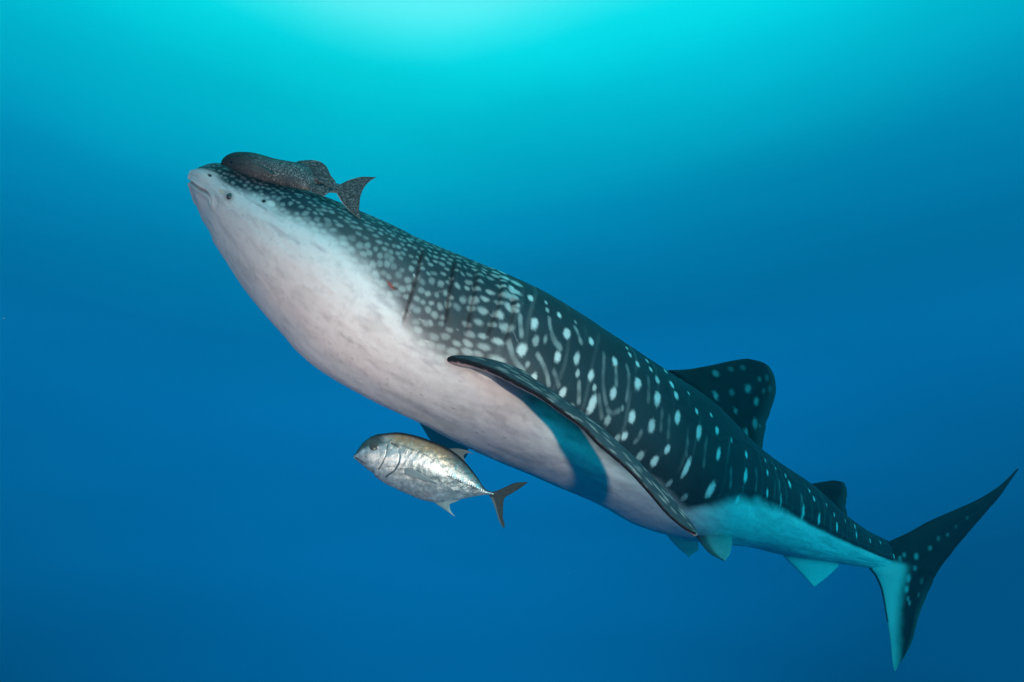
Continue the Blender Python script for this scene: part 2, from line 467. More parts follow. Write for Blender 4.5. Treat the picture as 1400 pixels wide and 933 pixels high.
# --- relief: mouth, longitudinal ridges, gill slits, nostril, spiracle
SB.index()
def path_xa(pts):
    o = []
    for p in pts:
        i, j = SB.at(*p); o.append((SB.x[i], SB.A[i, j]))
    return np.array(o)
BND = [(293, 238), (306, 252), (340, 265), (361, 274), (387, 292), (409, 304), (443, 319), (464, 335), (486, 358), (499, 362),
       (514, 383), (526, 400), (541, 420), (553, 441), (570, 464), (587, 479), (605, 490),
       (935, 700), (965, 692), (1014, 682), (1039, 686), (1070, 698), (1111, 719), (1150, 739), (1188, 754), (1214, 765)]
bx = path_xa(BND); o = np.argsort(bx[:, 0]); bx = bx[o]
keep = np.concatenate([[True], np.diff(bx[:, 0]) > .005]); bx = bx[keep]
phib = np.interp(SB.x, bx[:, 0], bx[:, 1]); phib = np.where(SB.x < .06, np.interp(.06, SB.x, phib), phib); phib = smooth1(phib, 60)
PB_ = np.repeat(phib[:, None], SB.m, 1)
X, A, RR = SB.X, SB.A, SB.RR
nr0 = SB.nr
disp = np.zeros_like(X)
for f_, amp, x0, x1 in ((.34, .0028, .9, 3.6), (.60, .0035, 1.0, 4.3), (.93, .003, 2.2, 4.6)):
    disp += amp * np.exp(-(((A - f_ * PB_) * RR) / .010) ** 2) * sstep(x0, x0 + .5, X) * (1 - sstep(x1, x1 + .4, X))
# soft folds and unevenness of the belly skin
disp += .010 * (fbm(X * 3.1, A * 3.0, 3) - .5) * sstep(.2, .6, X)
disp += .0035 * (fbm(X * 22, A * 5.0, 9) - .5)
GILLS = [[(577, 338), (567, 383), (558, 415), (549, 445)], [(621, 350), (616, 383), (612, 412), (606, 448)],
         [(650, 368), (647, 400), (642, 425), (635, 460)], [(683, 382), (681, 412), (673, 440), (664, 465)],
         [(697, 402), (701, 424), (695, 447), (688, 470)]]
def crease3(paths, w, fade=True):
    """0..1 profile of a groove along polylines on the skin (and on the mirrored flank)"""
    out = np.zeros_like(X)
    for line in paths:
        line = np.array(line); n_ = len(line)
        for k_, (a, b) in enumerate(zip(line[:-1], line[1:])):
            lo = np.minimum(a, b) - 3 * w; hi = np.maximum(a, b) + 3 * w
            msk = np.all((SB.pts > lo) & (SB.pts < hi), -1)
            p = SB.pts[msk]
            if not len(p): continue
            ab = b - a; t = np.clip((p - a) @ ab / (ab @ ab), 0, 1)
            d = np.linalg.norm(p - a - t[:, None] * ab, axis=1)
            s_ = (k_ + t) / (n_ - 1)
            am = np.minimum(1, np.minimum(s_, 1 - s_) * 6 + .12) if fade else 1.0
            out[msk] = np.maximum(out[msk], am * np.exp(-(d / w) ** 2))
    return out
def path3(px_pts, n=24):
    q = resample(px_pts, n); out = []; mir = []
    for p in q:
        i, j = SB.at(*p); out.append(SB.pts[i, j]); mir.append(SB.pts[i, (SB.m - j) % SB.m])
    return [smooth1(np.array(out), 2), smooth1(np.array(mir), 2)]
gill_d = np.zeros_like(X)
for g, am in zip(GILLS, (.9, .75, .6, .6, .6)):
    gill_d = np.maximum(gill_d, am * crease3(path3(g), .0048))
gill_w = np.zeros_like(X)
for g in GILLS: gill_w = np.maximum(gill_w, crease3(path3([(x + 7, y) for x, y in g]), .022))
disp += .013 * gill_w - .015 * gill_d
# mouth: cleft from behind the lip corner right across the blunt front of the head
MP = [(290, 281), (289, 273), (286, 266), (280, 261)]
q1, q2 = path3(MP, 12)
i_s, j_s = SB.at(275, 260)
over = [SB.pts[i, j_s] for i in range(i_s, 0, -2)]; over2 = [SB.pts[i, (SB.m - j_s) % SB.m] for i in range(1, i_s, 2)]
mouth = np.concatenate([q1, over, over2, q2[::-1]], 0)
cleft = crease3([smooth1(mouth, 3)], .0065)
lipw = crease3([smooth1(mouth, 3)], .020, False)
i0 = SB.k
c0, t0, u0, v0 = SB.c[i0], SB.t[i0], SB.u[i0], SB.v[i0]
hh = (SB.pts - c0) @ u0
disp += .006 * lipw * sstep(.01, -.02, hh) - .018 * cleft
P_ = SB.pts + nr0 * disp[..., None]
P_ = P_ - t0 * (.020 * (1 - sstep(.02, .11, X)) * sstep(-.002, -.022, hh))[..., None]
SB.pts = P_
SB.index()

# --- skin pattern
xgill = float(SB.x[SB.at(690, 430)[0]])
WHITE = np.array([.70, .675, .665]); DARK = np.array([.018, .034, .041]); GREY = np.array([.165, .155, .155]); SPOT = np.array([.54, .60, .58])
edge = np.interp(SB.x, [0, .5, 1.3, 2.2, 2.8, 3.4], [.10, .13, .17, .17, .13, .05])
EDG = np.repeat(edge[:, None], SB.m, 1)
wob = (fbm(X * 9, A * 6, 21) - .5) * .12 + (fbm(X * 30, A * 18, 22) - .5) * .05
belly = sstep(-EDG, EDG, A - PB_ + wob * np.clip(EDG * 8, .2, 1))
greyz = np.exp(-np.clip((PB_ - A) / .42, 0, 9) ** 1.6) * (1 - sstep(xgill - .05, xgill + .35, X))
dark = lerp(np.broadcast_to(DARK, X.shape + (3,)), GREY, greyz * .75 * sstep(.35, .95, X))
dark = dark * (1 + .5 * (fbm(X * 6, A * 4, 31) - .5))[..., None]
spot = np.zeros_like(X)
def put(x0, a0, rx, ry, rot=0.0, amt=1.0, soft=.45):
    """one pale spot: metres along (rx) and round (ry) the body, on both flanks"""
    R = 2.2 * max(rx, ry)
    i0_, i1_ = np.searchsorted(SB.x, [x0 - R, x0 + R])
    if i1_ <= i0_: return
    sl = slice(i0_, i1_)
    dx = X[sl] - x0; dy = (A[sl] - a0) * RR[sl]
    c_, s_ = math.cos(rot), math.sin(rot)
    r = np.sqrt(((c_ * dx + s_ * dy) / rx) ** 2 + ((-s_ * dx + c_ * dy) / ry) ** 2)
    r = r + (vnoise(X[sl] * 160, A[sl] * 60, 4) - .5) * .35
    spot[sl] = np.maximum(spot[sl], amt * (1 - sstep(1 - soft, 1 + soft, r)))
def put_px(px, py, rx, ry, amt=1.0, rot=0.0):
    i, j = SB.at(px, py); put(SB.x[i], SB.A[i, j], rx, ry, rot, amt)
# flank spots read off the photograph: px, py, size class
BIG, MID, SML = (.0142, .0235), (.0108, .0175), (.0080, .0125)
FL = [(730, 440, BIG, 1), (726, 407, MID, 1), (699, 393, SML, .9), (692, 380, MID, .9), (709, 419, SML, .6), (706, 425, SML, .6), (714, 479, BIG, 1),
      (731, 515, BIG, 1), (721, 497, SML, .5), (733, 465, MID, .5), (744, 465, SML, .35), (761, 490, BIG, 1), (774, 457, BIG, 1), (765, 432, MID, 1),
      (746, 414, SML, .7), (748, 425, SML, .6), (808, 467, BIG, 1), (786, 440, SML, .4), (788, 490, MID, .8), (790, 510, MID, .7), (808, 513, BIG, 1),
      (811, 531, SML, .7), (771, 537, BIG, 1.05), (809, 553, (.017, .045), 1), (841, 495, BIG, 1), (839, 537, BIG, .9), (857, 476, SML, .9), (862, 486, SML, .9),
      (872, 498, MID, 1), (873, 524, BIG, 1), (884, 493, SML, .8), (890, 505, MID, .9), (910, 508, SML, .9), (899, 520, MID, .8), (899, 544, BIG, 1),
      (918, 525, MID, 1), (925, 541, MID, 1), (933, 517, SML, .7), (942, 538, SML, .8), (865, 571, BIG, 1), (892, 583, BIG, .75), (926, 571, BIG, 1),
      (912, 614, BIG, 1), (853, 596, BIG, 1), (895, 631, BIG, 1), (938, 641, (.017, .055), 1), (876, 624, BIG, .55), (954, 592, BIG, .95), (953, 562, MID, .9),
      (981, 589, MID, 1), (972, 567, SML, .9), (982, 622, BIG, 1), (1000, 603, SML, .6), (1020, 621, MID, 1), (1020, 652, BIG, 1), (1049, 646, MID, 1),
      (1046, 629, SML, .7), (1080, 663, MID, 1), (972, 670, (.018, .04), 1), (1049, 674, MID, 1), (1068, 685, (.008, .03), .5), (1008, 685, BIG, 1.05),
      (1098, 702, (.011, .03), .8), (1119, 710, (.012, .028), .9), (1113, 682, SML, .9), (1107, 671, SML, .9), (1141, 704, SML, .9), (1145, 720, (.012, .024), 1),
      (1169, 720, SML, .9), (1171, 732, (.010, .022), .95), (1190, 740, SML, .9), (1204, 742, SML, .9), (1222, 761, SML, .9), (935, 682, BIG, .4), (915, 662, BIG, .45),
      (1074, 650, SML, .8), (1060, 640, SML, .6), (1130, 690, SML, .6), (1156, 712, SML, .6), (830, 575, BIG, .5), (843, 600, MID, .5), (850, 560, SML, .3), (780, 560, BIG, .7)]
for px, py, (rx, ry), am in FL:
    sc_ = 1 + .15 * math.sin(px * 1.7)
    put_px(px, py, rx * sc_, ry * sc_, am)
# pale bars between the columns of spots
BARS = [([(695, 463), (701, 486), (718, 510)], .55), ([(711, 430), (713, 461)], .6), ([(733, 482), (746, 508), (752, 529)], .6), ([(750, 431), (754, 459), (769, 480)], .5),
        ([(786, 446), (795, 471)], .5), ([(792, 521), (792, 553)], .5), ([(825, 478), (825, 536), (829, 559)], .28), ([(842, 501), (842, 529)], .35), ([(857, 497), (860, 523), (855, 551)], .3),
        ([(887, 514), (887, 549)], .2), ([(829, 559), (838, 566), (848, 560)], .3), ([(878, 590), (868, 606)], .3), ([(905, 560), (903, 590)], .18), ([(915, 570), (913, 600)], .18),
        ([(940, 600), (938, 625)], .2), ([(965, 600), (962, 640)], .18), ([(1000, 640), (998, 668)], .25), ([(1034, 640), (1034, 672)], .25), ([(1065, 655), (1068, 690)], .3),
        ([(1095, 675), (1099, 704)], .3), ([(757, 505), (765, 530)], .3), ([(818, 540), (822, 575)], .25)]
for pts, am in BARS:
    q_ = path_xa(resample(pts, 9))
    n_ = max(6, int(np.sum(np.hypot(np.diff(q_[:, 0]), np.diff(q_[:, 1]) * .4)) / .006))
    q_ = smooth1(q_, 3); tt = np.linspace(0, 1, len(q_)); t2 = np.linspace(0, 1, n_)
    for a_, b_, k_ in zip(np.interp(t2, tt, q_[:, 0]), np.interp(t2, tt, q_[:, 1]), t2):
        put(a_, b_, .0080, .011, 0, .72 * am * (.75 + .25 * math.sin(k_ * 9)), .6)
# faint finer bars and speckling over the whole back behind the gills
r_ = random.Random(3)
xg = float(SB.x[SB.at(690, 430)[0]]); xe = float(SB.x[SB.at(1200, 745)[0]])
xk = xg + .03
while xk < xe:
    pb = np.interp(xk, SB.x, phib); ph = r_.random() * 6
    if r_.random() < .75:
        for z in np.arange(.05, pb * .96, .02):
            am = .16 * max(0.0, float(vnoise(np.array(z * 4.0), np.array(xk * 40), 17)) - .35)
            if am > .01: put(xk + .012 * math.sin(z * 5 + ph), z, .0075, .014, 0, am, .8)
    xk += .05 + .03 * r_.random()
# hidden upper back: columns of spots continue the flank pattern
xk = xg + .04
while xk < xe:
    for z in np.arange(.04, .42, .15):
        put(xk + (r_.random() - .5) * .03, z + (r_.random() - .5) * .06, .010, .018, 0, .75)
    xk += .105
# head and gill region: dense small spots in a loose honeycomb
gx = .02
row = 0
while gx < xg + .02:
    gap = np.interp(gx, [0, .35, .9, 1.4, xg], [.021, .026, .036, .048, .066])
    pb = np.interp(gx, SB.x, phib); R_ = max(.06, np.interp(gx, SB.x, SB.R))
    a_ = (.5 if row % 2 else 0) * gap / R_
    while a_ < pb + .12:
        fade = 1 - sstep(pb - .02, pb + .13, np.array(a_))
        big = .8 + .5 * r_.random() + .35 * float(np.exp(-((pb - a_) * R_ / .12) ** 2)) * min(1, gx / .8)
        jx, ja = (r_.random() - .5) * gap * .5, (r_.random() - .5) * gap * .5 / R_
        if r_.random() < .90:
            put(gx + jx, max(0, a_ + ja), gap * .29 * big, gap * .22 * big, (r_.random() - .5), (.30 + .35 * r_.random() + .14 * min(1, gx / 1.2)) * (.35 + .65 * float(fade)), .5)
        a_ += gap * 1.0 / R_
    gx += gap * .86; row += 1
hd = 1 - sstep(xg - .15, xg + .05, X)
colr = lerp(dark, SPOT, np.clip(spot, 0, 1) * (1 - .42 * hd) * (1 - .0 * belly))
wcol = WHITE * (1 + .10 * (fbm(X * 5, A * 4, 41) - .5) + .06 * (fbm(X * 40, A * 25, 42) - .5))[..., None]
pink = sstep(.5, .78, fbm(X * 3.2 + 3, A * 3.5, 43)) * (1 - sstep(1.6, 2.6, X))
wcol = lerp(wcol, np.array([.66, .575, .57]), pink * .45)
mot = sstep(.60, .80, fbm(X * 11, A * 9, 44)) * np.exp(-np.clip((A - PB_) / .55, 0, 9) ** 2) * (1 - sstep(1.5, 2.0, X))
wcol = lerp(wcol, np.array([.40, .365, .39]), mot * .6)
blot = sstep(.52, .72, fbm(X * 7.5 + 9, A * 6.5, 47)); wcol = wcol * (1 - .16 * blot)[..., None]
wcol = wcol * (1 - .10 * sstep(.5, .8, fbm(X * 55, A * 16, 48)))[..., None]
speck = sstep(.86, .93, vnoise(X * 85, A * 40, 45)) * sstep(.5, .7, fbm(X * 4, A * 4, 46))
wcol = lerp(wcol, np.array([.33, .28, .27]), speck * .45)
palespot = np.clip(spot, 0, 1) * np.exp(-np.clip((A - PB_) / .12, 0, 9) ** 2)
colr = lerp(colr, wcol, belly)
colr = lerp(colr, np.array([.78, .75, .72]), palespot * belly * .6)
colr = lerp(colr, np.array([.03, .032, .036]), gill_d * .65)
uplip = (1 - sstep(.040, .085, X)) * sstep(-.020, .006, hh)  # upper lip greyed: its own tone plus painted shade on the front edge
colr = lerp(colr, np.array([.13, .15, .16]), uplip * .75)
# dark seam where the pale belly meets the back along the tail
seam = np.exp(-((A - PB_ + .03) * RR / .010) ** 2) * sstep(3.0, 3.5, X)
colr = lerp(colr, DARK * .6, seam * .35)
def mark(px, py, rx, ry, c, amt=1.0, rot=0.0):
    i, j = SB.at(px, py); dx = X - SB.x[i]; dy = (A - SB.A[i, j]) * RR
    c_, s_ = math.cos(rot), math.sin(rot)
    r = np.sqrt(((c_ * dx + s_ * dy) / rx) ** 2 + ((-s_ * dx + c_ * dy) / ry) ** 2)
    return lerp(colr, np.array(c), amt * (1 - sstep(.6, 1.3, r)))
colr = mark(534, 391, .024, .0055, (.30, .06, .05), .9, .35)      # red graze
colr = mark(541, 395, .012, .006, (.05, .03, .03), .8)
colr = mark(312, 268, .030, .026, (.40, .37, .36), .8)            # eye socket
colr = mark(303, 262, .014, .010, (.62, .54, .38), .7)
colr = mark(361, 276, .0085, .0085, (.01, .01, .012), 1)          # spiracle
colr = mark(370, 277, .018, .013, (.72, .70, .66), .8)
colr = mark(287, 240, .008, .007, (.02, .018, .018), .95)         # nostril
colr = mark(297, 279, .03, .004, (.33, .33, .35), .5, 1.2)
for px, py in ((660, 590), (652, 593), (690, 600), (905, 716), (1037, 725), (620, 560), (575, 540)):
    colr = mark(px, py, .010, .0035, (.20, .18, .18), .6, .3)
for _ in range(46):      # old scratches and rubs on the belly
    cx, cy = 330 + 380 * r_.random(), 300 + 330 * r_.random()
    colr = mark(cx, cy, .008 + .03 * r_.random() ** 2, .0016 + .0012 * r_.random(), (.36, .31, .31) if r_.random() < .6 else (.80, .78, .76), .25 + .3 * r_.random(), (r_.random() - .5) * 1.6)
colr = lerp(colr, np.array([.12, .11, .12]), np.clip(cleft * 1.1, 0, 1) * .6)
colr = np.clip(colr, .005, .9)

org = SB.c[SB.n // 2]
shark = thing('whale_shark', org, 'huge whale shark with pale belly and white-spotted dark back, swimming with its head raised', 'shark')
SB.build('body', MAT_SHARK, shark, colr)

# --- eye
i, j = SB.at(313, 268)
ep, en = SB.pts[i, j], SB.nr[i, j]
eye = ball('eye', ep - en * .003, en, .0135, .75, MAT_IRIS_DARK, shark)
pu = ball('pupil', ep + en * .0045, en, .0065, .55, MAT_PUPIL, eye); pu.location = -0 * Vector((0, 0, 0))

# --- fins
def fdark(k, x, y, seed=0):
    return np.broadcast_to(DARK * .6, x.shape + (3,)) * (1.0 + .6 * (fbm(x / 14, y / 14, seed) - .5))[..., None]
def fspots(c, x, y, pts, amtc=SPOT):
    for px, py, rx, ry, am in pts:
        r = np.sqrt(((x - px) / rx) ** 2 + ((y - py) / ry) ** 2)
        c = lerp(c, amtc, .75 * am * (1 - sstep(.5, 1.3, r)))
    return c
def stn(px, py):
    i, j = SB.at(px, py); return i
def mid_plane(i, yaw=0.0):
    n = SB.v[i] * math.cos(yaw) + SB.t[i] * math.sin(yaw)
    return SB.c[i], unit(n)
# first dorsal
d1 = [(971, 512, 4.5, 5, .55), (992, 506, 4, 4, .25), (1009, 504, 4, 4, .25), (1033, 519, 3, 4, .3), (1015, 532, 4.5, 6, .7), (991, 537, 4, 5, .35), (1029, 549, 4, 6, .65),
      (1039, 535, 3, 4, .25), (1050, 532, 3.5, 5, .25), (1045, 517, 3, 5, .25), (1028, 579, 4.5, 8, .65), (994, 561, 3, 5, .5), (1011, 591, 3.5, 6, .7), (965, 542, 4, 6, .85), (1037, 582, 2, 2, .6), (982, 550, 1.5, 1.5, .5)]
def paint_d1(k, c, s, x, y):
    q = fdark(k, x, y, 51)
    q = fspots(q, x, y, d1)
    return lerp(q, np.array([.10, .11, .11]), .6 * sstep(.82, 1.0, c) * (y > 500))
fin('dorsal_fin', [(925, 530), (912, 507), (936, 505.5), (970, 500), (1000, 493.5), (1015, 491)],
    [(1040, 640), (1043, 617), (1046, 590), (1052, 568), (1057, 550), (1060.5, 530), (1059, 515), (1052, 501.5), (1040, 494), (1026, 491)],
    MAT_SFIN, shark, paint_d1, mid_plane(stn(975, 570)), thick=.10, root=.9, rootlen=.28, K=110, Cn=50, wav=.02, nick=3.0)
# second dorsal
def paint_d2(k, c, s, x, y): return lerp(fdark(k, x, y, 52), np.array([.11, .12, .12]), .5 * sstep(.6, .95, c))
fin('second_dorsal_fin', [(1108, 676), (1108, 663), (1122, 659.5), (1138, 657)], [(1157, 722), (1159, 708), (1156.5, 690), (1158, 672), (1154, 660), (1146, 657.5)],
    MAT_SFIN, shark, paint_d2, mid_plane(stn(1135, 690)), thick=.10, root=.7, wav=.01, nick=2.0)
# anal fin
def paint_an(k, c, s, x, y): return np.broadcast_to(np.array([.80, .80, .78]), x.shape + (3,)) * (1 - .12 * fbm(x / 9, y / 9, 6))[..., None]
fin('anal_fin', [(1060, 742), (1072, 761), (1096, 785), (1112, 801.5)], [(1152, 762), (1148, 771), (1127, 792), (1114, 802)],
    MAT_SFIN, shark, paint_an, mid_plane(stn(1105, 740)), thick=.08, root=.6, nick=1.5)
# caudal fin: one crescent from upper to lower tip
cs = [(1224, 763, 2, 4, .8), (1230, 758, 2, 4, .8), (1247, 760, 3, 5, .9), (1245, 776, 2.5, 4, .7), (1236, 790, 3, 6, .9), (1235, 805, 3, 5, 1), (1238, 818, 2, 4, .8), (1241, 824, 2, 4, .8),
      (1267, 749, 2.5, 4, .7), (1279, 736, 2, 4, .5), (1292, 731, 2, 3, .5), (1256, 794, 2.5, 5, .3), (1253, 813, 2, 4, .35), (1320, 708, 2, 3, .25), (1304, 720, 2, 3, .25)]
def paint_cd(k, c, s, x, y):
    q = fdark(k, x, y, 53)
    q = fspots(q, x, y, cs)
    # pale front of the lower lobe
    ex = np.interp(y, [768, 790, 830, 870, 905, 918], [1236, 1233, 1228, 1228, 1228, 1228]) + 5 * (fbm(x / 12, y / 12, 54) - .5)
    w = sstep(9, -13, x - ex) * sstep(757, 767, y + (x - 1190) * -.20)
    q = lerp(q, np.array([.70, .70, .68]), w)
    q = lerp(q, np.array([.16, .18, .18]), .6 * sstep(.80, 1.0, c) * sstep(770, 850, y))
    return lerp(q, np.array([.02, .02, .022]), .85 * sstep(.028, .008, c) * (y > 776) * (y < 850))
fin('caudal_fin', [(1391, 641), (1367, 664), (1338, 682.5), (1303, 698.5), (1270, 713), (1242, 728.5), (1212, 743), (1196, 757), (1188, 774), (1197, 788), (1205, 807), (1211, 839), (1217, 874), (1220, 905), (1222, 918)],
    [(1392, 642), (1377, 666), (1357, 692), (1331, 721), (1306, 751), (1283, 781), (1274, 800), (1264, 820), (1257, 842), (1250, 871), (1238, 898), (1224, 918)],
    MAT_SFIN, shark, paint_cd, mid_plane(stn(1180, 750), -.12), thick=.085, K=220, Cn=60, wav=.02, nick=3.0)
# pelvic fins
bd = SB.depth
def paint_pv(k, c, s, x, y):
    q = np.broadcast_to(np.array([.52, .53, .52]), x.shape + (3,)) * (1 - .2 * fbm(x / 6, y / 6, 8))[..., None]
    return lerp(q, np.array([.10, .11, .11]), .8 * sstep(.35, .15, c))
dpv = bd(975, 728)
fin('pelvic_fin', [(945, 722, dpv + .10), (958, 743, dpv - .01), (972, 758, dpv - .06), (989, 766.5, dpv - .10)],
    [(1000, 733, dpv + .08), (1001, 740, dpv + .02), (998, 757, dpv - .05), (991, 767, dpv - .10)], MAT_SFIN, shark, paint_pv, thick=.09, root=.6, nick=1.5)
def paint_pv2(k, c, s, x, y): return np.broadcast_to(np.array([.72, .72, .70]), x.shape + (3,)) * (1 - .1 * fbm(x / 6, y / 6, 8))[..., None]
fin('pelvic_fin', [(905, 722, dpv + .42), (914, 735, dpv + .44), (928, 750, dpv + .46), (941, 761, dpv + .48)],
    [(955, 735, dpv + .42), (955, 752, dpv + .44), (949, 756, dpv + .46), (943, 762, dpv + .48)], MAT_SFIN, shark, paint_pv2, thick=.08)
# near pectoral fin, seen almost edge-on, swept back and down towards the camera
d0 = bd(612, 492); dr = bd(725, 508)
pl = np.array([(604, 489), (612, 491), (641, 497), (675, 509), (701, 523), (734, 540), (765, 562), (796, 585), (816, 606), (842, 628), (863, 647), (888, 675), (913, 704), (938, 724), (951, 731)], float)
sl = np.linspace(0, 1, len(pl))
pl3 = np.column_stack([pl, np.interp(sl, [0, .08, 1], [d0 + .12, d0 - .02, 1.86])])
pt = np.array([(690, 500), (712, 503), (729, 517), (755, 534), (785, 556), (816, 579), (847, 606), (873, 630), (899, 659), (922, 684), (938, 705), (952, 728), (953, 732)], float)
st_ = np.linspace(0, 1, len(pt))
pt3 = np.column_stack([pt, np.interp(st_, [0, .08, 1], [dr + .12, dr + .02, 1.90])])
def paint_pec(k, c, s, x, y):
    top = fdark(k, x, y, 61) * 3.2
    for a in range(70):
        kk, c_ = hashn(a * 1.3, 2.1), hashn(a * 2.7, 5.3)
        r = np.sqrt(((k - kk) / (.012 + .012 * hashn(a, 1.0))) ** 2 + ((c - c_) / .05) ** 2)
        top = lerp(top, SPOT * .8, .38 * (1 - sstep(.5, 1.35, r)))
    bot = np.broadcast_to(WHITE * .95, x.shape + (3,)) * (1 - .10 * fbm(k * 30, c * 8, 62))[..., None]
    bot = lerp(bot, np.array([.62, .42, .40]), .8 * sstep(.12, .02, c))
    q = lerp(bot, top, (s > 0).astype(float))
    ro = (fbm(k * 90, c * 20, 63) - .5)
    rim = np.where(s > 0, sstep(.055, .02, c + ro * .05), sstep(.03, .004, c + ro * .03))
    return lerp(q, np.array([.015, .013, .014]), rim)
pecn = fin('pectoral_fin', pl3, pt3, MAT_SFIN, shark, paint_pec, thick=.13, tmin=.012, K=170, Cn=60, root=.25, rootlen=.2)
pecn['label'] = 'long swept-back near pectoral fin with black ragged leading edge'

# far pectoral fin: same fin mirrored through the body's own middle plane
def paint_pf(k, c, s, x, y):
    return np.broadcast_to(np.array([.45, .46, .46]), x.shape + (3,)) * (1 - .2 * fbm(k * 8, c * 6, 66))[..., None]
df = float(proj(SB.c[stn(590, 540)][None])[2][0])
fin('pectoral_fin', [(570, 572, df + .20), (580, 588, df + .30), (589, 602, df + .40), (604, 614, df + .50), (620, 623, df + .6)],
    [(644, 600, df + .20), (641, 612, df + .30), (639, 622, df + .40), (635, 627, df + .50), (628, 628, df + .6)], MAT_SFIN, shark, paint_pf, thick=.10, tmin=.01)

# ================================================================== SILVER TREVALLY
TT = [((485, 622), (485, 627)), ((492, 613), (492, 634)), ((503, 603), (500, 641)), ((520, 594), (514, 649)), ((537, 592), (530, 658)), ((557, 595.5), (548, 666)),
      ((580, 603), (568, 675)), ((600, 611), (588, 683)), ((616, 620), (606, 686)), ((632, 634), (624, 684)), ((648, 651), (642, 680.5)), ((660, 665.5), (657, 677.5)),
      ((669, 672), (667, 676.5)), ((677, 674), (676, 678))]
TD = 2.34
asp_t = [.9, .62, .50, .42, .40, .40, .40, .38, .36, .36, .42, .7, 1.2, .6]
FB = Body([a for a, b in TT], [b for a, b in TT], np.linspace(TD - .01, TD + .03, len(TT)), asp_t, [0] * len(TT), 420, 160, .006, n_top=1.9, n_bot=1.8, sm=4)
FB.index(1)
px, py, _ = proj(FB.pts)
# side coordinates measured on the fish's own middle plane, the same for both flanks
pxm = np.interp(FB.x, FB.x, proj(FB.c)[0]); pym = proj(FB.c)[1]
hgt = np.einsum('imk,ik->im', FB.pts - FB.c[:, None], FB.u)
uax = np.stack([proj(FB.c + FB.u * .01)[0] - pxm, proj(FB.c + FB.u * .01)[1] - pym], -1) / .01
fx = pxm[:, None] + uax[:, :1] * hgt; fy = pym[:, None] + uax[:, 1:] * hgt
rel_h = np.clip(np.cos(FB.phi)[None] + 0 * fx, -1, 1)                     # 1 back .. -1 belly
silver = np.array([.80, .80, .78]); back = np.array([.05, .065, .065]); gold = np.array([.70, .50, .28])
c = np.broadcast_to(silver, fx.shape + (3,)) * (.55 + .9 * fbm(fx / 5, fy / 4, 71))[..., None]
tl = sstep(.25, .75, rel_h)
c = lerp(c, gold, .75 * tl * sstep(525, 545, fx) * (1 - sstep(605, 640, fx)) * (.6 + .8 * fbm(fx / 4, fy / 6, 72)))
c = lerp(c, np.array([.16, .20, .20]), .85 * sstep(.1, .6, rel_h) * sstep(596, 632, fx))
c = lerp(c, back, sstep(.84, .97, rel_h) * .95)
c = lerp(c, back * 1.5, .85 * sstep(.25, .65, rel_h) * (1 - sstep(518, 534, fx)))
# bluish band along the flank, pale belly
band = np.exp(-((rel_h + .12) / .22) ** 2) * sstep(548, 575, fx)
c = lerp(c, np.array([.20, .27, .29]), .75 * band)
c = lerp(c, np.array([.40, .46, .47]), .5 * np.exp(-((rel_h + .55) / .12) ** 2) * sstep(530, 550, fx))
# gill cover and cheek lines
def line(c, pts, w, colr_, amt):
    pts = np.array(pts, float); best = np.full(fx.shape, 1e9)
    for a, b in zip(pts[:-1], pts[1:]):
        ab = b - a; t = np.clip(((fx - a[0]) * ab[0] + (fy - a[1]) * ab[1]) / (ab @ ab), 0, 1)
        best = np.minimum(best, np.hypot(fx - a[0] - t * ab[0], fy - a[1] - t * ab[1]))
    return lerp(c, np.array(colr_), amt * (1 - sstep(w * .5, w * 1.4, best))), best
OP = [(536, 606), (545, 611), (548, 622), (546, 634), (540, 644), (528, 652)]
c, dop = line(c, OP, 1.0, (.08, .09, .09), .8)
c, d2_ = line(c, [(531, 608), (529, 622), (523, 635), (518, 642)], .8, (.12, .13, .13), .7)
c, _ = line(c, [(546, 613), (549, 622)], .9, (.92, .92, .92), .9)
c, _ = line(c, [(536, 602), (530, 606), (521, 606)], 1.2, (.15, .17, .17), .5)
c, _ = line(c, [(485.5, 624.5), (495, 631), (501, 634)], .7, (.10, .12, .12), .8)       # mouth
c, _ = line(c, [(541, 607), (560, 613), (580, 621), (600, 634), (616, 650)], 1.1, (.22, .24, .25), .55)
c, dsc = line(c, [(612, 648), (630, 657), (648, 665), (662, 671)], 1.1, (.85, .85, .84), .8)
c = lerp(c, np.array([.10, .11, .11]), .5 * (np.sin(fx * 2.1) > .3) * (1 - sstep(.8, 1.6, dsc)))
c, _ = line(c, [(612, 650.5), (630, 659.5), (648, 667.5)], .6, (.14, .15, .15), .6)
c = lerp(c, np.array([.93, .93, .92]), .7 * np.exp(-(((fx - 537) / 7) ** 2 + ((fy - 627) / 9) ** 2)))  # highlight painted into the gill cover's colour
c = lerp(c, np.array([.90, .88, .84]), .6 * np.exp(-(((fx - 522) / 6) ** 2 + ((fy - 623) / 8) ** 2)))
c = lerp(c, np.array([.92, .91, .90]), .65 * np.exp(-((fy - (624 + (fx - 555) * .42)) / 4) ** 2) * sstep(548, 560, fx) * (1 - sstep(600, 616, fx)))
c = lerp(c, np.array([.75, .55, .50]), .6 * np.exp(-(((fx - 584) / 8) ** 2 + ((fy - 677) / 4) ** 2)))
c = lerp(c, np.array([.05, .06, .06]), .8 * np.exp(-(((fx - 549) / 3.2) ** 2 + ((fy - 641) / 2.4) ** 2)))
scl = vnoise(fx * .9 + fy * .3, fy * .8 - fx * .2, 75)
c = (c ** 1.25) * (.66 + .26 * scl)[..., None]
cell = vnoise(fx * .55 + fy * .25, fy * .6 - fx * .15, 76)
